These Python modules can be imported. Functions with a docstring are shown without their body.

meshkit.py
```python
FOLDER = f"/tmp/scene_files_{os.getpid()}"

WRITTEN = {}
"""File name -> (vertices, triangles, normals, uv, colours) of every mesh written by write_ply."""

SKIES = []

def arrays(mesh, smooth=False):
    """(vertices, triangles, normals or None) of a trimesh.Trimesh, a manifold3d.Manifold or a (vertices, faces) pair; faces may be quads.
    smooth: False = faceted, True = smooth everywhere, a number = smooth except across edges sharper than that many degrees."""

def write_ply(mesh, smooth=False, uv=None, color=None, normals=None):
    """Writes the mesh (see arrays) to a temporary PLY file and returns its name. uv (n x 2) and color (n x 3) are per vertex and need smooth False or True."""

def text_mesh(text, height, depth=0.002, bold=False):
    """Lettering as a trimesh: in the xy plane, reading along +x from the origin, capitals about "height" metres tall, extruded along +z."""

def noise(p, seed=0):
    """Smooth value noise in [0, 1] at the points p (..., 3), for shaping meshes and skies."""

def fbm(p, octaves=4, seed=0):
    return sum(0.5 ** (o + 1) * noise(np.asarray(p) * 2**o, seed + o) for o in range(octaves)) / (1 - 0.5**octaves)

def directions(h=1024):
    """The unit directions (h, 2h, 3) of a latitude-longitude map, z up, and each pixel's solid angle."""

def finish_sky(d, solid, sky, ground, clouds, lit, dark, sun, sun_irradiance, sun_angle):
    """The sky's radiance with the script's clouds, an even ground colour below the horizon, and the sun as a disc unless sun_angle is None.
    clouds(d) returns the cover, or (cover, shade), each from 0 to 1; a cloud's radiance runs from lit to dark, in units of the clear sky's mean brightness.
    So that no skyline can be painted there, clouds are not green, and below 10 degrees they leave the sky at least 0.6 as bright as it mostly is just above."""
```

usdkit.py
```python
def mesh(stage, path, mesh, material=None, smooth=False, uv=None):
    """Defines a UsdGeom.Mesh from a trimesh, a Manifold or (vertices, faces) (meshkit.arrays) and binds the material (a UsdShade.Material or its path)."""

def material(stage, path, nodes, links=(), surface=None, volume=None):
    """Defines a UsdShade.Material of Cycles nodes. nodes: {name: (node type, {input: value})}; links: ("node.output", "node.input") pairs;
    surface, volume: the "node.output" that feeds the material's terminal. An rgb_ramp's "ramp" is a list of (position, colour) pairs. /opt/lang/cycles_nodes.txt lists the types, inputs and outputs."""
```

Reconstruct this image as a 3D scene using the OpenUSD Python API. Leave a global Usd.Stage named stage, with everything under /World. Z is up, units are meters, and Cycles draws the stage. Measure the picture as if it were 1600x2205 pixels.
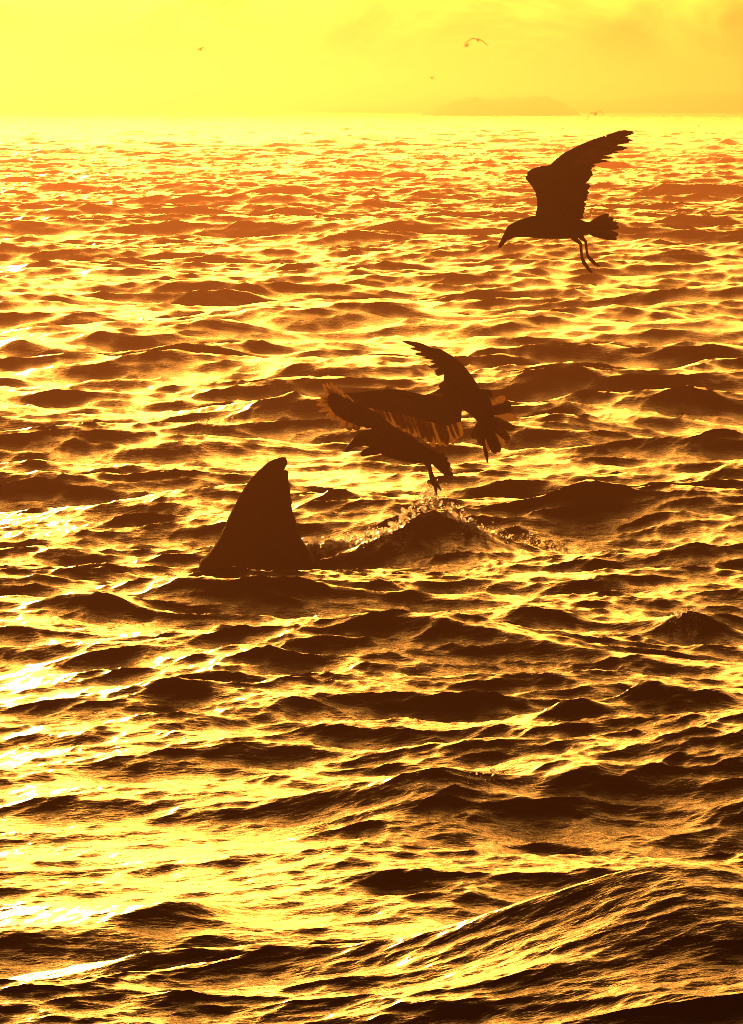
import math, random
import numpy as np, trimesh, usdkit, meshkit
import manifold3d as m3
from scipy.ndimage import map_coordinates
from pxr import Usd, UsdGeom, UsdLux, UsdShade, Gf, Sdf, Vt

stage = Usd.Stage.CreateInMemory()
UsdGeom.SetStageUpAxis(stage, 'Z')
world = UsdGeom.Xform.Define(stage, '/World')
UsdGeom.Scope.Define(stage, '/World/Looks')

# ---------------------------------------------------------------- camera
FPX = 12000.0                      # focal length in pixels of the 1600 x 2205 photograph
EYE = np.array([0.0, 0.0, 2.3])
PITCH = math.atan((1102.5 - 229.0) / FPX)
FWD = np.array([0, math.cos(PITCH), -math.sin(PITCH)])
RIGHT = np.array([1.0, 0, 0])
UP = np.array([0, math.sin(PITCH), math.cos(PITCH)])
cam = UsdGeom.Camera.Define(stage, '/World/camera')
cam.CreateHorizontalApertureAttr(36.0)
cam.CreateVerticalApertureAttr(36.0 * 2205 / 1600)
cam.CreateFocalLengthAttr(36.0 * FPX / 1600)
cam.CreateClippingRangeAttr(Gf.Vec2f(0.5, 30000))
EXPOSURE = 0.12
cam.CreateExposureAttr(EXPOSURE)
cam.AddTransformOp().Set(Gf.Matrix4d(*RIGHT, 0, *UP, 0, *(-FWD), 0, *EYE, 1))

# ---------------------------------------------------------------- sun and sky
SUN_AZ, SUN_EL = math.radians(-6.0), math.radians(8.3)
SUN = np.array([math.sin(SUN_AZ) * math.cos(SUN_EL), math.cos(SUN_AZ) * math.cos(SUN_EL), math.sin(SUN_EL)])
sun = UsdLux.DistantLight.Define(stage, '/World/sun')
sun.CreateIntensityAttr(1.25)
sun.CreateAngleAttr(0.5)
sun.CreateNormalizeAttr(True)
sun.CreateColorAttr(Gf.Vec3f(1.0, 0.42, 0.10))
sx = np.cross([0, 0, 1.0], SUN); sx /= np.linalg.norm(sx)
sy = np.cross(SUN, sx)
sun.AddTransformOp().Set(Gf.Matrix4d(*sx, 0, *sy, 0, *SUN, 0, 0, 0, 0, 1))

sky_mat = usdkit.material(stage, '/World/Looks/sky_air', {
    'sky': ('sky_texture', {'sky_type': 'single_scattering', 'sun_disc': False, 'sun_elevation': SUN_EL,
                            'sun_rotation': SUN_AZ % (2 * math.pi), 'altitude': 0.0, 'air_density': 0.5,
                            'aerosol_density': 4.8, 'ozone_density': 1.0}),
    'level': ('mix', {'mix_type': 'multiply', 'fac': 1.0, 'color2': (0.0667, 0.0667, 0.0667)}),
    'contrast': ('gamma', {'gamma': 1.9}),
    'gold': ('mix', {'mix_type': 'multiply', 'fac': 1.0, 'color2': (16.5, 8.6, 1.4)}),
    'tc': ('texture_coordinate', {}),
    'veil_map': ('mapping', {'scale': (38.0, 38.0, 80.0), 'rotation': (0.0, 0.5, 0.0)}),
    'veil': ('noise_texture', {'scale': 1.0, 'detail': 4.0, 'roughness': 0.55, 'distortion': 0.6}),
    'veil_ramp': ('rgb_ramp', {'ramp': [(0.36, (0.22, 0.17, 0.12)), (0.64, (1.2, 1.25, 1.9))]}),
    'veiled': ('mix', {'mix_type': 'multiply', 'fac': 1.0}),
    'bg': ('background_shader', {'strength': 0.07})},
    [('sky.color', 'level.color1'), ('level.color', 'contrast.color'), ('contrast.color', 'gold.color1'), ('tc.generated', 'veil_map.vector'), ('veil_map.vector', 'veil.vector'), ('veil.fac', 'veil_ramp.fac'),
     ('gold.color', 'veiled.color1'), ('veil_ramp.color', 'veiled.color2'), ('veiled.color', 'bg.color')], surface='bg.background')
dome = UsdLux.DomeLight.Define(stage, '/World/sky')
UsdShade.MaterialBindingAPI.Apply(dome.GetPrim()).Bind(sky_mat)
dome.GetPrim().SetCustomDataByKey('kind', 'structure')


# ---------------------------------------------------------------- helpers
def P(px, py, D):
    """The point that the photograph shows at pixel (px, py), D metres in front of the camera (along +y)."""
    d = FWD + (px - 800.0) / FPX * RIGHT + (1102.5 - py) / FPX * UP
    return EYE + d * (D / d[1])


used = {}


def numbered(parent, name):
    k = used.setdefault((parent, name), 0)
    used[(parent, name)] += 1
    return f'{parent}/{name}' + (f'_{k:03d}' if k else '')


def tag(prim, **data):
    for k, v in data.items():
        if v:
            prim.SetCustomDataByKey(k, v)
    return prim


def obj(name, m, mat, parent='/World', smooth=40, **data):
    parent = str(parent)
    path = numbered(parent, name)
    prim = usdkit.mesh(stage, path, m, mat, smooth=smooth).GetPrim()
    return tag(prim, **data)


def thing(name, loc, **data):
    path = numbered('/World', name)
    x = UsdGeom.Xform.Define(stage, path)
    x.AddTranslateOp().Set(Gf.Vec3d(*map(float, loc)))
    return tag(x.GetPrim(), **data)


# ---------------------------------------------------------------- materials
water_mat = usdkit.material(stage, '/World/Looks/sea_water', {
    'geo': ('geometry', {}),
    'rot': ('mapping', {'rotation': (0.0, 0.0, math.radians(-30))}),
    'map1': ('mapping', {'scale': (0.4, 1.0, 0.6)}),
    'n1': ('noise_texture', {'scale': 38.0, 'detail': 3.0, 'roughness': 0.62, 'distortion': 0.4}),
    'b1': ('bump', {'strength': 1.0, 'distance': 0.004}),
    'p': ('principled_bsdf', {'base_color': (0.004, 0.004, 0.0035), 'roughness': 0.095, 'ior': 1.33})},
    [('geo.position', 'rot.vector'), ('rot.vector', 'map1.vector'), ('map1.vector', 'n1.vector'), ('n1.fac', 'b1.height'), ('b1.normal', 'p.normal')], surface='p.BSDF')

# ---------------------------------------------------------------- the sea
rng = np.random.default_rng(7)


class Waves:
    """A patch of random sea that repeats every L metres: height and sideways shift, for wave lengths from lo to hi."""

    def __init__(self, L, N, lo, hi, slope, wind, spread, chop, seed, tail=4.0):
        r = np.random.default_rng(seed)
        k1 = np.fft.fftfreq(N, 1.0 / N) * 2 * np.pi / L
        kx, ky = np.meshgrid(k1, k1, indexing='ij')
        k = np.hypot(kx, ky)
        k[0, 0] = 1
        c = (kx * wind[0] + ky * wind[1]) / k / np.hypot(*wind)
        D = np.clip(c, 0, 1) ** spread + 0.03
        klo, khi = 2 * np.pi / hi, 2 * np.pi / lo
        band = np.exp(-(klo / k) ** 4) * np.exp(-(k / khi) ** 4)
        amp = np.sqrt(k ** -tail * D * band)
        amp[0, 0] = 0
        z = r.normal(size=(N, N)) + 1j * r.normal(size=(N, N))
        H = amp * z
        self.h = np.fft.ifft2(H).real
        gx, gy = np.fft.ifft2(1j * kx * H).real, np.fft.ifft2(1j * ky * H).real
        s = slope / np.sqrt((gx ** 2 + gy ** 2).mean())
        self.h *= s
        self.dx = np.fft.ifft2(1j * kx / k * H).real * s * chop
        self.dy = np.fft.ifft2(1j * ky / k * H).real * s * chop
        self.L, self.N = L, N

    def at(self, x, y):
        u = np.stack([x, y]) / self.L * self.N
        f = lambda a: map_coordinates(a, u, order=1, mode='grid-wrap')
        return f(self.dx), f(self.dy), f(self.h)


LONG = Waves(211.0, 1024, 3.2, 11.0, 0.07, (0.5, -0.87), 6.0, 1.0, 31)
BIG = Waves(67.0, 1024, 0.7, 3.2, 0.145, (0.5, -0.87), 6.0, 1.5, 11)
MID = Waves(17.9, 1024, 0.12, 0.8, 0.19, (0.5, -0.85), 6.0, 1.6, 12)
FINE = Waves(3.7, 512, 0.03, 0.13, 0.18, (0.6, -0.8), 4.0, 1.1, 13)


def step(a, b, x):
    t = np.clip((x - a) / (b - a), 0, 1)
    return t * t * (3 - 2 * t)


def ground(px, py):
    d = P(px, py, 1.0) - EYE
    return EYE + d * (-EYE[2] / d[2])


# single waves that the photograph shows: (x, y of the foot, half width in x, height) in pixels there, turn in degrees
SINGLE = [(935, 1198, 165, 112, 0), (570, 1236, 190, 22, 0), (1265, 1120, 110, 45, 5), (720, 1300, 330, 26, 4), (1120, 1420, 420, 55, -3), (340, 1535, 130, 36, 0),
          (1540, 1345, 110, 40, 0), (480, 725, 130, 36, 0), (50, 755, 110, 36, 0), (1360, 1560, 120, 70, -18), (980, 1700, 330, 75, 14),
          (400, 1930, 230, 42, 8), (1500, 2170, 600, 235, 3, 3.6, 1.2), (700, 2110, 420, 60, 4), (1180, 1580, 130, 28, 0), (1250, 1690, 130, 50, 3),
          (250, 2150, 420, 60, 6), (230, 1340, 260, 28, 0), (620, 425, 150, 20, 0)]
HUMPS = []
for _x, _y, _w, _h, _turn, *_steep in SINGLE:
    g = ground(_x, _y)
    ppm = FPX / g[1]
    HUMPS.append((g[0], g[1] + 0.25 * _h / ppm, _w / ppm, _h / ppm, math.radians(_turn) * 5, *(_steep or (1.7, 4.0))))


SLICK = ground(180, 1850)
DARK = ground(1400, 2130)


def humps(x, y):
    out = np.zeros_like(x)
    for cx, cy, w, a, turn, front, back in HUMPS:
        turn = max(-1.1, min(1.1, turn))
        dx, dy = x - cx, y - cy
        near = np.abs(dx) + np.abs(dy) < 6 * (w + 4 * a)
        u = dx[near] * math.cos(turn) + dy[near] * math.sin(turn)
        v = -dx[near] * math.sin(turn) + dy[near] * math.cos(turn)
        v = v - 0.25 * a * np.sin(u / w * 2.0)
        width = np.where(v < 0, front * a, back * a)
        out[near] += a * np.exp(-np.abs(u / w) ** 1.8 - np.abs(v / width) ** np.where(v < 0, 1.25, 1.5))
    return out


def sea(x, y):
    """Where the point (x, y) of the calm sea is carried by the waves."""
    r = np.hypot(x, y)
    a = BIG.at(x + 3.0, y + 1.0)
    b = MID.at(x, y)
    d = LONG.at(x, y)
    c = FINE.at(x, y)
    fin_g = np.exp(-np.abs((x + 0.25) / 1.5) ** 3 - ((y - 28.0) / 1.7) ** 2)
    wa = (1 + 0.15 * step(60, 300, r)) * (1 - 0.5 * step(500, 2500, r)) * (1 - 0.75 * fin_g)
    calm = 1 - 0.5 * np.exp(-((x - SLICK[0]) / 0.85) ** 2 - ((y - SLICK[1]) / 2.3) ** 2)
    calm = np.maximum(0.2, calm - 0.72 * np.exp(-((x - DARK[0]) / 0.75) ** 2 - ((y - DARK[1]) / 1.5) ** 2))
    gust = 0.75 + 0.5 * meshkit.fbm(np.stack([x / 3.1, y / 7.0, 0 * x], -1), 2, 21)
    groups = 0.65 + 0.7 * meshkit.fbm(np.stack([x / 6.0 + 40, y / 16.0, 0 * x], -1), 3, 77)
    wa = wa * calm * groups
    wb = (1 + 0.35 * step(45, 140, r)) * (1 - step(200, 480, r)) * calm * gust
    wc = (1 - step(30, 75, r)) * gust * (0.35 + 0.65 * calm) * (1 + 1.2 * np.exp(-((x - HUMPS[0][0]) / 0.45) ** 2 - ((y - HUMPS[0][1]) / 0.6) ** 2))
    d = [q * (1 - 0.95 * fin_g) for q in d]
    return (x + d[0] + a[0] * wa + b[0] * wb + c[0] * wc, y + d[1] + a[1] * wa + b[1] * wb + c[1] * wc,
            humps(x, y) - 0.045 * fin_g + d[2] + a[2] * wa + b[2] * wb + c[2] * wc)


rows = [1.0]
while rows[-1] < 9000:
    r = rows[-1]
    rows.append(r + ((max(0.00035 * r ** 1.5, 0.012) if r < 48 else 0.14 if r < 120 else 0.14 * (r / 120) ** 1.6 if r < 1200 else 6 + 0.00042 * r ** 1.5) if r > 11.5 else 0.1))
rows = np.array(rows)
half = math.radians(4.6)
inner = np.linspace(-half, half, 430)
outer = half + np.cumsum(np.linspace(0.0006, 0.03, 40))
cols = np.concatenate([-outer[::-1], inner, outer])
R, T = np.meshgrid(rows, cols, indexing='ij')
X, Y, Z = sea((R * np.sin(T)).ravel(), (R * np.cos(T)).ravel())
nr, nc = R.shape
i = (np.arange(nr - 1)[:, None] * nc + np.arange(nc - 1)[None, :]).ravel()
quads = np.stack([i, i + 1, i + nc + 1, i + nc], 1)
sea_prim = obj('sea', (np.stack([X, Y, Z], 1), quads), water_mat, smooth=True, kind='structure')
print('sea', sum(rows<120), nr, nc, len(quads) * 2, 'outer', math.degrees(cols[-1]))

# ---------------------------------------------------------------- haze
haze_mat = usdkit.material(stage, '/World/Looks/sea_haze', {
    'v': ('principled_volume', {'color': (0.26, 0.14, 0.085), 'density': 0.0014, 'anisotropy': 0.88})}, [], volume='v.volume')
hz = trimesh.creation.box([19000, 19000, 20.0])
hz.apply_translation([0, 0, 20.0 / 2 - 4.0])
obj('haze', hz, haze_mat, smooth=False, kind='stuff', label='golden sea haze lying over the whole sea', category='haze')

# ---------------------------------------------------------------- far land
rock = usdkit.material(stage, '/World/Looks/far_rock', {
    'geo': ('geometry', {}), 'n': ('noise_texture', {'scale': 0.6, 'detail': 5.0}),
    'r': ('rgb_ramp', {'ramp': [(0.3, (0.07, 0.055, 0.04)), (0.7, (0.16, 0.13, 0.10))]}),
    'p': ('principled_bsdf', {'roughness': 0.9})},
    [('geo.position', 'n.vector'), ('n.fac', 'r.fac'), ('r.color', 'p.base_color')], surface='p.BSDF')


def land(name, px0, px1, D, profile, depth, seed):
    x0, x1 = P(px0, 240, D)[0], P(px1, 240, D)[0]
    n, m = 220, 24
    U, V = np.meshgrid(np.linspace(0, 1, n), np.linspace(-1, 1, m), indexing='ij')
    top = np.interp(U, [p[0] for p in profile], [p[1] for p in profile])
    rough = meshkit.fbm(np.stack([U * 30, V * 3, 0 * U], -1), 5, seed)
    Zl = top * (1 - V ** 2) ** 0.6 * (0.8 + 0.4 * rough) - 1.5
    pts = np.stack([x0 + (x1 - x0) * U, D + V * depth, Zl], -1).reshape(-1, 3)
    i = (np.arange(n - 1)[:, None] * m + np.arange(m - 1)[None, :]).ravel()
    return obj(name, (pts, np.stack([i, i + m, i + m + 1, i + 1], 1)), rock, smooth=True, kind='structure')


land('rocky_island', 900, 1250, 1400, [(0, 1.5), (0.12, 3.6), (0.3, 6.0), (0.45, 5.5), (0.6, 5.8), (0.8, 6.2), (0.9, 4.6), (1, 1.5)], 25, 3)
land('distant_headland', 600, 2300, 2100, [(0, 1), (0.1, 4), (0.2, 6.5), (0.3, 7), (0.42, 5.5), (0.5, 8), (0.6, 10), (0.8, 12), (1, 2)], 60, 5)

# ---------------------------------------------------------------- birds and the fin: shared tools
AX = np.stack([RIGHT, UP, FWD])          # a figure's own axes: right, up, away


def local(pts):
    """(right, up, away) in metres to world directions."""
    return np.asarray(pts, float) @ AX


class Frame:
    """Turns enlarged-photo coordinates into metres about a figure's own origin."""

    def __init__(self, ox, oy, k, cx, cy, D):
        self.ox, self.oy, self.k, self.cx, self.cy = ox, oy, k, cx, cy
        self.ppm = FPX / D
        self.origin = P(cx, cy, D)

    def uv(self, p):
        p = np.asarray(p, float)
        return np.stack([(self.ox + p[..., 0] / self.k - self.cx) / self.ppm, -(self.oy + p[..., 1] / self.k - self.cy) / self.ppm], -1)

    def m(self, length):
        return length / self.k / self.ppm


def ball(c, r, n=20):
    return m3.Manifold.sphere(float(r), n).translate([float(v) for v in c])


def chain(pts, radii):
    """Spheres joined by tapering hulls."""
    out = [m3.Manifold.batch_hull([ball(pts[i], radii[i]), ball(pts[i + 1], radii[i + 1])]) for i in range(len(pts) - 1)]
    return m3.Manifold.batch_boolean(out, m3.OpType.Add)


def slab(outline, thick, depth, edge, cell):
    """A leaf-like solid: the outline (n x 2, metres), thick in the middle, rounded at the rim, bent in depth by depth(u, v)."""
    import shapely
    poly = shapely.Polygon(outline).buffer(0)
    if poly.geom_type != 'Polygon':
        poly = max(poly.geoms, key=lambda g: g.area)
    ring = np.array(poly.segmentize(cell).exterior.coords)[:-1]
    if not poly.exterior.is_ccw:
        ring = ring[::-1]
    solid = m3.Manifold.extrude(m3.CrossSection([ring]), 2.0).translate([0, 0, -1.0]).refine_to_length(10.0)
    solid = solid.refine_to_length(cell) if False else solid
    # own grid: front and back sheets over a triangulation of the outline
    import trimesh.creation as tc
    lo, hi = ring.min(0), ring.max(0)
    g = np.stack(np.meshgrid(np.arange(lo[0], hi[0], cell), np.arange(lo[1], hi[1], cell), indexing='ij'), -1).reshape(-1, 2)
    g = g + rng.uniform(-0.15, 0.15, g.shape) * cell
    inside = shapely.contains_xy(poly.buffer(-0.45 * cell), g[:, 0], g[:, 1])
    pts = np.vstack([ring, g[inside]])
    from scipy.spatial import Delaunay
    tri = Delaunay(pts).simplices
    c = pts[tri].mean(1)
    tri = tri[shapely.contains_xy(poly, c[:, 0], c[:, 1])]
    a, b, d = pts[tri[:, 0]], pts[tri[:, 1]], pts[tri[:, 2]]
    flip = ((b - a)[:, 0] * (d - a)[:, 1] - (b - a)[:, 1] * (d - a)[:, 0]) < 0
    tri[flip] = tri[flip][:, ::-1]
    dist = shapely.distance(shapely.points(pts), poly.exterior)
    t = thick(pts[:, 0], pts[:, 1]) if callable(thick) else np.full(len(pts), thick)
    half_t = t * np.sqrt(np.clip(dist / edge, 0, 1) * (2 - np.clip(dist / edge, 0, 1)))
    w = depth(pts[:, 0], pts[:, 1])
    n, r = len(pts), len(ring)
    front = np.column_stack([pts, w - half_t])
    back = np.column_stack([pts, w + half_t])
    back_index = np.where(np.arange(n) < r, np.arange(n), np.arange(n) + n)
    v = np.vstack([front, back])
    faces = np.vstack([tri, back_index[tri][:, ::-1]])
    mesh = trimesh.Trimesh(v, faces, process=False)
    mesh.remove_unreferenced_vertices()
    return mesh


def to_manifold(mesh):
    return m3.Manifold(m3.Mesh(np.asarray(mesh.vertices, np.float32), np.asarray(mesh.faces, np.uint32)))


def to_trimesh(man):
    m = man.to_mesh()
    return trimesh.Trimesh(m.vert_properties[:, :3], m.tri_verts, process=True)


def feather(root, tip, width, lift=0.0, sweep=0.0, normal=(0, 0, -1.0), blunt=0.5):
    """One flight feather: a thin, cambered, slightly curved blade with a shaft, from root to tip."""
    root, tip = np.asarray(root, float), np.asarray(tip, float)
    axis = tip - root
    L = np.linalg.norm(axis)
    axis /= L
    nrm = np.asarray(normal, float) - np.dot(normal, axis) * axis
    nrm /= np.linalg.norm(nrm)
    side = np.cross(axis, nrm)
    t = np.array([0, 0.12, 0.3, 0.5, 0.68, 0.82, 0.92, 0.975, 1.0])
    wd = width * np.array([0.25, 0.6, 0.85, 1.0, 1.0, 0.92, 0.74, 0.45, 0.10]) * (1 - 0.0 * t)
    wd = wd * (1 - (0.55 - blunt) * 1.1 * np.clip((t - 0.45) / 0.55, 0, 1)) if blunt < 0.5 else wd
    across = np.array([-0.5, -0.12, 0.14, 0.5])
    rows_ = []
    for tt, w_ in zip(t, wd):
        mid = root + axis * L * tt + side * sweep * L * tt * tt + nrm * lift * L * (tt * tt)
        rows_.append([mid + side * a * w_ - nrm * abs(a) * 0.16 * w_ for a in across])
    up_ = np.array(rows_)
    thick = np.where(np.abs(across) < 0.2, 0.0016, 0.0005)[None, :, None] * (1.15 - t)[:, None, None] * nrm
    top, low = up_ + thick, up_ - thick
    v = np.concatenate([top.reshape(-1, 3), low.reshape(-1, 3)])
    n, k, f = len(t), 4, []
    off = n * k
    for i in range(n - 1):
        for j in range(k - 1):
            a, b, c, d = i * k + j, i * k + j + 1, (i + 1) * k + j + 1, (i + 1) * k + j
            f += [[a, b, c], [a, c, d], [a + off, c + off, b + off], [a + off, d + off, c + off]]
        for j in (0, k - 1):
            a, d = i * k + j, (i + 1) * k + j
            q = [[a, d, d + off], [a, d + off, a + off]]
            f += q if j == 0 else [x[::-1] for x in q]
    for i in (0, n - 1):
        for j in range(k - 1):
            a, b = i * k + j, i * k + j + 1
            q = [[a, a + off, b + off], [a, b + off, b]]
            f += q if i == 0 else [x[::-1] for x in q]
    return trimesh.Trimesh(v, np.array(f), process=False)


def noise_mat(name, lo, hi, scale, rough, translucent=None):
    nodes = {'tc': ('texture_coordinate', {}), 'n': ('noise_texture', {'scale': scale, 'detail': 4.0}),
             'r': ('rgb_ramp', {'ramp': [(0.3, lo), (0.7, hi)]}), 'p': ('principled_bsdf', {'roughness': rough})}
    links = [('tc.object', 'n.vector'), ('n.fac', 'r.fac'), ('r.color', 'p.base_color')]
    if translucent:
        nodes |= {'t': ('translucent_bsdf', {'color': translucent}), 'mix': ('mix_closure', {'fac': 0.6})}
        links += [('p.BSDF', 'mix.closure1'), ('t.BSDF', 'mix.closure2')]
    return usdkit.material(stage, '/World/Looks/' + name, nodes, links, surface='mix.closure' if translucent else 'p.BSDF')


plumage = noise_mat('plumage', (0.05, 0.042, 0.035), (0.10, 0.085, 0.07), 60.0, 0.8)
vane = noise_mat('feather_vane', (0.06, 0.048, 0.038), (0.11, 0.09, 0.07), 90.0, 0.65, (0.55, 0.42, 0.26))
dark_vane = noise_mat('dark_feather_vane', (0.05, 0.04, 0.032), (0.09, 0.075, 0.06), 90.0, 0.65, (0.12, 0.085, 0.05))
horn = noise_mat('beak_horn', (0.10, 0.07, 0.03), (0.16, 0.11, 0.04), 40.0, 0.4)
shark_skin = noise_mat('shark_skin', (0.035, 0.036, 0.038), (0.06, 0.06, 0.062), 25.0, 0.25)
eye_mat = usdkit.material(stage, '/World/Looks/bird_eye', {'p': ('principled_bsdf', {'base_color': (0.01, 0.008, 0.006), 'roughness': 0.08})}, surface='p.BSDF')


def lerp_curve(pts, n, t0=0.0, t1=1.0):
    p = np.asarray(pts, float)
    d = np.concatenate([[0], np.cumsum(np.linalg.norm(np.diff(p, axis=0), axis=1))])
    t = np.linspace(t0, t1, n) * d[-1]
    return np.stack([np.interp(t, d, p[:, k]) for k in range(p.shape[1])], 1)


def put(prim_path, name, mesh, mat, smooth=40):
    mesh = trimesh.Trimesh(local(mesh.vertices), mesh.faces, process=False)
    if mesh.volume < 0:
        mesh.invert()
    return obj(name, mesh, mat, prim_path, smooth)


def figure(man, cell=0.011, rounds=6):
    """The joined solid as one smooth skin."""
    t = to_trimesh(man.refine_to_length(cell))
    trimesh.smoothing.filter_taubin(t, lamb=0.5, nu=0.53, iterations=rounds)
    return t


def gull(name, fr, torso, legs, wings, tail, beak, eyes, **data):
    """torso and legs: lists of chains [(x, y, away), radius]; wings: dicts; all in the enlarged photo's coordinates, away in metres."""
    root = thing(name, fr.origin, **data)
    path = root.GetPath()
    lump = lambda ch: chain([[*fr.uv(p[:2]), p[2]] for p, r in ch], [fr.m(r) for p, r in ch])
    body = m3.Manifold.batch_boolean([lump(c) for c in torso], m3.OpType.Add)
    body = to_manifold(figure(body, 0.016, 10))
    extra = [lump(c) for c in legs]
    for w in wings:
        dep = w['depth']
        sh = slab(fr.uv(w['covert']), w.get('thick', 0.011), lambda u, v, dep=dep: dep(u, v), 0.03, 0.011)
        man = to_manifold(sh)
        if not man.is_empty():
            extra.append(man)
    whole = m3.Manifold.batch_boolean([body] + extra, m3.OpType.Add)
    skin = to_trimesh(whole)
    put(path, 'body', skin, plumage, 50)
    for w in wings:
        dep = w['depth']
        for kind in ('primary_feather', 'secondary_feather'):
            if kind not in w:
                continue
            roots, tips, width = w[kind]
            tips = np.asarray(tips, float)
            n = w.get('n_' + kind, len(tips))
            tips = lerp_curve(tips, n) if n != len(tips) else tips
            roots = lerp_curve(roots, n)
            for i in range(n):
                a, b = fr.uv(roots[i]), fr.uv(tips[i])
                b = b + rng.normal(0, 0.005, 2)
                sgn = w.get('sign', 1)
                ra = [*a, dep(a[0], a[1]) + 0.002 + 0.0015 * (i % 3)]
                rb = [*b, dep(b[0], b[1]) + 0.002 + 0.0022 * (i % 3) + rng.normal(0, 0.002)]
                put(path, kind, feather(ra, rb, width * rng.uniform(0.93, 1.07), lift=rng.uniform(-0.02, 0.03), sweep=w.get('sweep', 0.03), normal=(0.12 * rng.normal(), 0.1, -1.0), blunt=0.55 if kind[0] == 's' else 0.0), w.get('vane', vane))
    roots, tips, width = tail
    roots = lerp_curve(roots, len(tips))
    for i, tp in enumerate(tips):
        a, b = fr.uv(roots[i]), fr.uv(tp)
        s = (i / (len(tips) - 1) - 0.5) * 2
        put(path, 'tail_feather', feather([*a, 0.02 * s + (data and 0) + tail_depth.get(name, 0)], [*b, 0.06 * s + 0.003 * (i % 2) + tail_depth.get(name, 0)], width, lift=0.01, normal=(0, 0.25, -1.0), blunt=0.6), dark_vane if i % 3 or fr is fa else vane)
    if beak:
        put(path, 'beak', figure(lump(beak), 0.006, 3), horn, 60)
    for e in eyes:
        c = [*fr.uv(e[:2]), e[2]]
        put(path, 'eye', trimesh.Trimesh(*[np.asarray(z) for z in (trimesh.creation.icosphere(2, 0.0055).vertices + c, trimesh.creation.icosphere(2).faces)]), eye_mat, True)
    return root


tail_depth = {}

# ---------------------------------------------------------------- upper gull: in profile, wings raised, legs hanging
DA = 28.3
fa = Frame(1040, 270, 4.4444, 1200, 490, DA)
wing_base = float(fa.uv((620, 880))[1])
COV_A = [(480, 900), (505, 850), (522, 780), (524, 700), (505, 620), (470, 560), (420, 500), (414, 475), (450, 440), (540, 412), (630, 400), (690, 345), (770, 285), (900, 221),
         (1050, 160), (1180, 121), (1230, 112), (1180, 150), (1040, 225), (930, 300), (850, 390), (800, 480), (780, 600), (780, 720), (840, 860), (860, 920), (700, 960)]
PRIM_R = [(1230, 112), (1100, 150), (980, 195), (880, 240), (780, 300), (690, 370), (640, 420)]
PRIM_T = [(1410, 97), (1420, 130), (1408, 184), (1370, 216), (1328, 241), (1282, 280), (1218, 318), (1152, 350), (1096, 380), (1052, 411)]
SEC_R = [(630, 440), (600, 520), (600, 640), (620, 760), (640, 880)]
SEC_T = [(1040, 425), (1046, 458), (1034, 500), (1016, 560), (1008, 620), (1004, 665), (996, 715), (978, 755), (976, 800), (958, 850), (940, 890), (900, 925)]


def wing_a(side):
    return dict(covert=COV_A, depth=lambda u, v: side * (0.045 + 0.55 * np.maximum(v - wing_base, 0)), primary_feather=(PRIM_R, PRIM_T, 0.030),
                secondary_feather=(SEC_R, SEC_T, 0.036), n_secondary_feather=20, vane=dark_vane)


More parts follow.
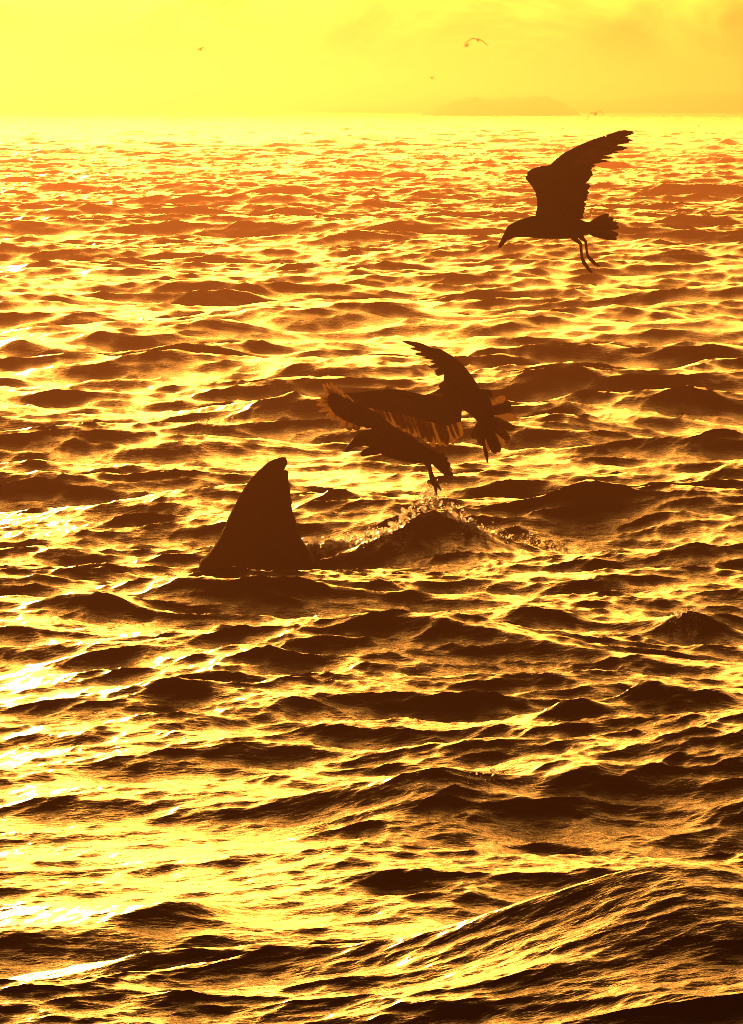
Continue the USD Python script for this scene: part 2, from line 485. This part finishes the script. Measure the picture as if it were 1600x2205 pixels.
gull('gull', fa,
     torso=[[((240, 1052, 0), 44), ((285, 1008, 0), 68), ((365, 985, 0), 84), ((480, 970, 0), 106), ((620, 975, 0), 112), ((760, 975, 0), 109), ((880, 980, 0), 92), ((975, 985, 0), 66), ((1060, 985, 0), 50)]],
     legs=[[((850, 1040, -0.03), 42), ((880, 1090, -0.035), 26), ((932, 1135, -0.04), 15), ((944, 1270, -0.045), 12)],
           [((944, 1270, -0.045), 14), ((965, 1320, -0.045), 20), ((1000, 1360, -0.03), 14), ((1040, 1405, -0.02), 7)],
           [((965, 1320, -0.045), 18), ((1000, 1375, -0.06), 13), ((1032, 1412, -0.07), 7)],
           [((920, 1030, 0.03), 40), ((950, 1075, 0.035), 22), ((984, 1105, 0.04), 14), ((1002, 1240, 0.045), 11)],
           [((1002, 1240, 0.045), 14), ((1035, 1280, 0.045), 19), ((1075, 1310, 0.06), 14), ((1118, 1340, 0.07), 7)],
           [((1035, 1280, 0.045), 18), ((1070, 1320, 0.03), 13), ((1105, 1345, 0.02), 7)]],
     wings=[wing_a(-1), wing_a(1)],
     tail=([(1000, 950), (1010, 985), (1000, 1020)], [(1200, 860), (1250, 895), (1285, 940), (1305, 975), (1300, 1045), (1285, 1085), (1235, 1080), (1180, 1062)], 0.030),
     beak=[((225, 1060, 0), 36), ((195, 1105, 0), 27), ((168, 1145, 0), 22), ((158, 1164, 0), 12)],
     eyes=[(262, 1000, -0.034), (262, 1000, 0.034)],
     label='gull in profile gliding at upper right with wings raised and thin legs hanging', category='gull')

# ---------------------------------------------------------------- lower gull over the splash
DB = 28.2
fb = Frame(660, 710, 3.3333, 850, 965, DB)
gull('gull', fb,
     torso=[[((385, 790, 0), 50), ((425, 772, 0), 58), ((500, 785, 0), 70), ((600, 825, 0), 92), ((700, 855, 0), 92), ((790, 888, 0), 72), ((870, 905, 0), 58), ((940, 930, 0), 42)],
            [((408, 890, -0.05), 22), ((430, 880, -0.05), 26), ((500, 860, -0.03), 40)]],
     legs=[[((860, 925, -0.02), 34), ((878, 965, -0.02), 18), ((890, 1025, -0.02), 14)],
           [((890, 1025, -0.02), 16), ((905, 1075, -0.02), 18), ((925, 1130, -0.01), 13), ((935, 1182, -0.01), 6)],
           [((905, 1075, -0.02), 16), ((940, 1115, -0.04), 12), ((964, 1152, -0.05), 6)],
           [((895, 1060, -0.02), 15), ((895, 1092, 0.0), 10), ((912, 1120, 0.01), 6)],
           [((850, 930, 0.03), 32), ((872, 970, 0.03), 17), ((896, 1030, 0.03), 13), ((925, 1090, 0.03), 15), ((948, 1130, 0.05), 8)]],
     wings=[dict(covert=[(880, 860), (760, 770), (640, 712), (480, 610), (330, 520), (215, 460), (150, 470), (158, 545), (200, 605), (270, 652), (380, 696), (490, 706), (560, 760), (700, 850)],
                 depth=lambda u, v: -0.05 - 0.28 * np.maximum(-u - 0.02, 0), primary_feather=([(200, 520), (230, 540), (260, 580), (280, 600)], [(113, 393), (140, 384), (172, 376), (205, 392), (238, 410)], 0.034),
                 secondary_feather=([(230, 560), (330, 600), (480, 640)], [(165, 650), (205, 660), (255, 700), (305, 724), (352, 732), (384, 708), (430, 712), (500, 712)], 0.044), sweep=0.0),
            dict(covert=[(820, 830), (760, 770), (640, 700), (500, 590), (380, 530), (300, 500), (270, 520), (330, 600), (450, 660), (560, 720), (700, 820)],
                 depth=lambda u, v: 0.06 + 0.3 * np.maximum(-u - 0.02, 0), primary_feather=([(330, 530), (340, 560), (370, 590)], [(150, 430), (190, 420), (240, 440), (270, 455)], 0.032))],
     tail=([(900, 905), (915, 930), (905, 950)], [(995, 905), (1015, 935), (1035, 975), (1048, 1015), (1052, 1050), (1015, 1045), (975, 1005), (945, 975)], 0.030),
     beak=[((358, 802, 0), 32), ((325, 830, 0), 24), ((295, 855, 0), 19), ((280, 868, 0), 11)],
     eyes=[(398, 765, -0.036), (398, 765, 0.036)],
     label='gull stooping low over the splash, head down to the left beside the fin', category='gull')

# ---------------------------------------------------------------- gull behind it, seen from the rear
DC = 28.75
fc = Frame(660, 710, 3.3333, 1010, 850, DC)
tail_depth['gull_rear'] = 0.0
gull('gull', fc,
     torso=[[((925, 450, 0.10), 9), ((965, 440, 0.09), 24), ((1005, 438, 0.07), 40), ((1080, 460, 0.04), 76), ((1170, 485, 0.0), 98), ((1235, 540, -0.03), 92), ((1270, 600, -0.05), 76), ((1290, 660, -0.06), 50)],
            [((1250, 480, 0.0), 60), ((1308, 452, 0.02), 26), ((1325, 475, 0.02), 14)]],
     legs=[[((1262, 640, -0.09), 26), ((1262, 760, -0.10), 17), ((1275, 850, -0.10), 11)],
           [((1275, 850, -0.10), 13), ((1288, 890, -0.10), 15), ((1296, 950, -0.10), 7)]],
     wings=[dict(covert=[(180, 480), (280, 452), (420, 440), (580, 422), (700, 430), (830, 462), (960, 472), (1060, 465), (1120, 540), (1110, 660), (1000, 690), (850, 650), (700, 610), (560, 580), (430, 555), (300, 535), (200, 520)],
                 depth=lambda u, v: 0.02 + 0.22 * np.maximum(-u, 0),
                 primary_feather=([(240, 490), (260, 510), (300, 520), (340, 530), (380, 540)], [(92, 462), (62, 492), (58, 535), (88, 575), (128, 612), (170, 640), (225, 650), (300, 660), (400, 660)], 0.040),
                 secondary_feather=([(440, 500), (600, 500), (760, 520), (900, 540), (1040, 560)],
                                    [(520, 650), (560, 665), (602, 690), (642, 700), (690, 716), (720, 735), (758, 745), (792, 765), (830, 785), (862, 800), (896, 815), (930, 828), (962, 832), (995, 838), (1026, 835), (1056, 826), (1085, 798), (1112, 770)], 0.044),
                 sweep=0.0),
            dict(covert=[(1270, 450), (1230, 395), (1190, 335), (1130, 258), (1050, 190), (960, 140), (880, 129), (830, 135), (850, 160), (920, 215), (985, 275), (1035, 330), (1020, 385), (960, 420), (1020, 470), (1150, 480)],
                 depth=lambda u, v: 0.02 - 0.35 * np.maximum(v - 0.03, 0),
                 primary_feather=([(900, 140), (930, 160), (970, 185), (1020, 225), (1060, 260)], [(690, 74), (738, 130), (785, 165), (832, 198), (874, 226), (884, 266), (916, 288)], 0.030),
                 secondary_feather=([(1060, 250), (1100, 300), (1110, 350)], [(938, 318), (966, 330), (990, 348), (1022, 364), (1000, 395), (950, 420)], 0.040), sweep=0.02, vane=dark_vane)],
     tail=([(1250, 590), (1275, 615), (1262, 645)], [(1425, 484), (1472, 528), (1482, 562), (1502, 638), (1492, 715), (1458, 792), (1420, 842), (1386, 882), (1358, 890), (1312, 872), (1250, 822), (1196, 780)], 0.046),
     beak=None, eyes=[],
     label='gull seen from behind with one wing up and tail fanned, right of the stooping gull', category='gull')

# ---------------------------------------------------------------- the shark
DF = 28.15
ff = Frame(420, 960, 5.3333, 530, 1210, DF)
FIN = [(40, 1420), (50, 1345), (70, 1300), (135, 1250), (200, 1170), (260, 1080), (320, 960), (390, 800), (470, 650), (540, 520), (620, 400), (720, 290), (830, 190), (920, 145), (1000, 124), (1040, 128),
       (1058, 160), (1062, 205), (1038, 250), (1026, 275), (1058, 272), (1078, 300), (1070, 345), (1072, 372), (1080, 420), (1074, 440), (1095, 470), (1098, 520), (1092, 560), (1104, 600), (1116, 650), (1108, 690),
       (1126, 760), (1150, 830), (1172, 900), (1190, 980), (1225, 1060), (1260, 1120), (1290, 1160), (1325, 1205), (1360, 1270), (1380, 1420)]
fin_uv = ff.uv(FIN)
top = fin_uv[:, 1].max()
fin = slab(fin_uv, lambda u, v: 0.010 + 0.050 * np.clip((top - v) / 0.62, 0, 1.2), lambda u, v: 0 * u, 0.11, 0.014)
trunk = [((-2.2, -0.50, 0), 0.05), ((-1.9, -0.47, 0), 0.20), ((-1.2, -0.50, 0), 0.37), ((-0.2, -0.53, 0), 0.44), ((0.6, -0.51, 0), 0.40), ((1.5, -0.47, 0), 0.22), ((2.2, -0.45, 0), 0.11), ((2.6, -0.45, 0), 0.07)]
tail_up = [((2.5, -0.45, 0), 0.07), ((2.95, -0.12 - 0.1, 0), 0.03)]
tail_low = [((2.5, -0.45, 0), 0.07), ((2.85, -0.85, 0), 0.03)]
pect = [((-0.7, -0.7, -0.25), 0.10), ((-0.35, -0.95, -0.95), 0.03)]
pect2 = [((-0.7, -0.7, 0.25), 0.10), ((-0.35, -0.95, 0.95), 0.03)]
base = m3.Manifold.batch_boolean([chain([p for p, r in c], [r for p, r in c]) for c in (trunk, tail_up, tail_low, pect, pect2)], m3.OpType.Add)
base = to_manifold(figure(base, 0.05, 8))
sh = thing('shark', ff.origin, label='shark swimming just under the surface, its tall dark dorsal fin above the water', category='shark')
put(sh.GetPath(), 'body', to_trimesh(m3.Manifold.batch_boolean([base, to_manifold(fin)], m3.OpType.Add)), shark_skin, 45)

# ---------------------------------------------------------------- far gulls
def far_gull(pts, body, D, label):
    """pts: wing line from tip to tip in photo pixels; body: (x, y, radius)."""
    fr = Frame(0, 0, 1.0, body[0], body[1], D)
    c = [*fr.uv(body[:2]), 0.0]
    r = min(fr.m(body[2]), 0.085)
    parts = [chain([[c[0], c[1] + 0.02, -0.28], [c[0], c[1] + 0.02, -0.2], [c[0], c[1], 0.0], [c[0], c[1], 0.2], [c[0], c[1], 0.36]], [0.02, 0.05, r, 0.7 * r, 0.03])]
    line = fr.uv(pts)
    k = len(line)
    for i in range(k - 1):
        wa, wb = [0.5 + 0.5 * (1 - abs(2 * j / (k - 1) - 1)) for j in (i, i + 1)]
        ends = []
        for p, w_ in ((line[i], wa), (line[i + 1], wb)):
            ends += [ball([p[0], p[1], -0.09 * w_], 0.016, 8), ball([p[0], p[1] - 0.01, 0.09 * w_], 0.008, 8)]
        parts.append(m3.Manifold.batch_hull(ends))
    mesh = to_trimesh(m3.Manifold.batch_boolean(parts, m3.OpType.Add))
    root = thing('distant_gull', fr.origin, label=label, category='gull')
    put(root.GetPath(), 'body', mesh, plumage, 50)


far_gull([(1000.6, 94), (1008, 88), (1016, 82.5), (1021, 83), (1029, 85), (1036, 86), (1043, 91.5), (1049.5, 97)], (1029, 86, 3.2), 270, 'far gull high in the yellow sky with wings drooping in an arch')
far_gull([(999.5, 101), (1002, 96), (1005, 95), (1008.5, 93), (1010, 99)], (1005, 98, 5), 300, 'tiny blurred gull under the left wingtip of the arching gull')
far_gull([(1265, 259), (1268, 249), (1274, 242.5), (1283, 244), (1288, 240), (1293, 238), (1299, 249)], (1282, 245, 3.5), 330, 'faint gull skimming the horizon above the upper right gull')
far_gull([(424.5, 110), (428, 105), (432, 105), (436, 102), (440, 101)], (432, 106, 4.2), 300, 'tiny gull alone in the sky at upper left')
far_gull([(924, 166), (927, 165), (930, 167), (934, 164), (936, 168)], (930, 168, 3.2), 420, 'faintest tiny gull low in the hazy sky above the island')

# ---------------------------------------------------------------- spray
from scipy.spatial import cKDTree
SV = np.stack([X, Y, Z], 1)
near_sea = SV[(Y > 9) & (Y < 75) & (np.abs(X) < 7)]
rel = near_sea - EYE
dz = rel @ FWD
PX = np.stack([800 + FPX * (rel @ RIGHT) / dz, 1102.5 - FPX * (rel @ UP) / dz], 1)
tree_px = cKDTree(PX)
tree_xy = cKDTree(near_sea[:, :2])


def surface(px, py):
    """The nearest point of the sea in the line of sight through a photo pixel."""
    k = tree_px.query_ball_point([px, py], 5.0)
    k = k or [tree_px.query([px, py])[1]]
    return near_sea[min(k, key=lambda i: near_sea[i, 1])]


drop_mat = usdkit.material(stage, '/World/Looks/water_drops', {
    'p': ('principled_bsdf', {'base_color': (1, 0.98, 0.95), 'roughness': 0.2, 'ior': 1.33, 'transmission_weight': 1.0}),
    't': ('translucent_bsdf', {'color': (0.85, 0.85, 0.85)}), 'm': ('mix_closure', {'fac': 0.55})},
    [('p.BSDF', 'm.closure1'), ('t.BSDF', 'm.closure2')], surface='m.closure')
ICO = trimesh.creation.icosphere(1)


def spray(name, line, n, spread, rise, size, label, clumps=0):
    """Drops and broken water along a crest; line: photo pixels of the crest."""
    pts = lerp_curve(np.array(line, float), max(n, 2))
    V, F, at = [], [], 0
    for i in range(n + clumps):
        p = pts[i % n] + rng.normal(0, 1, 2) * spread
        q = surface(*p)
        big = i >= n
        r = size * math.exp(rng.normal(0, 0.6)) * (2.6 if big else 1.0)
        up = 0.0 if big else abs(rng.normal(0, rise))
        sc = np.array([rng.uniform(0.7, 1.6), rng.uniform(0.8, 1.4), rng.uniform(0.6, 1.1)]) * r
        lean = rng.normal(0, 0.5) if rng.random() < 0.5 else 0.0
        lumps = 1 + 0.25 * (meshkit.noise(ICO.vertices * 1.7 + i * 3.1, 5)[:, None] - 0.5) * (3 if big else 1)
        drop = ICO.vertices * lumps * sc
        drop[:, 2] *= 1 + abs(lean)
        drop[:, 0] += 0.7 * lean * drop[:, 2]
        V.append(drop + q + [rng.normal(0, 0.01), rng.normal(0, 0.03), up])
        F.append(ICO.faces + at)
        at += len(ICO.vertices)
    obj(name, (np.vstack(V), np.vstack(F)), drop_mat, smooth=True, kind='stuff', label=label, category='spray')


spray('splash', [(668, 1182), (740, 1170), (800, 1155), (850, 1135), (875, 1108), (900, 1092), (935, 1085), (965, 1090), (990, 1098), (1000, 1125)], 900, 5.0, 0.012, 0.0032,
      'splash of bright drops on the raised wake right behind the fin', 160)
spray('splash', [(905, 1092), (930, 1082), (950, 1085)], 260, 6.0, 0.05, 0.0034, 'small jet of drops thrown up on top of the wake, under the stooping gull', 25)
spray('spray', [(1005, 1128), (1060, 1140), (1130, 1165), (1150, 1160), (1215, 1180)], 300, 6.0, 0.01, 0.003, 'trail of drops running down the wake right of the splash', 30)
spray('spray', [(1445, 1335), (1470, 1322), (1500, 1318), (1515, 1334)], 120, 5.0, 0.006, 0.0022, 'beads of spray on the left shoulder of the dark wave at the right edge')
spray('spray', [(420, 910), (450, 905), (490, 900), (515, 902)], 110, 4.0, 0.006, 0.0022, 'broken crest with drops left of the stooping gull')
spray('spray', [(980, 1690), (1010, 1675), (1050, 1662), (1110, 1655)], 60, 5.0, 0.003, 0.0016, 'fine drops along a ripple in the right foreground')
print('spray done')
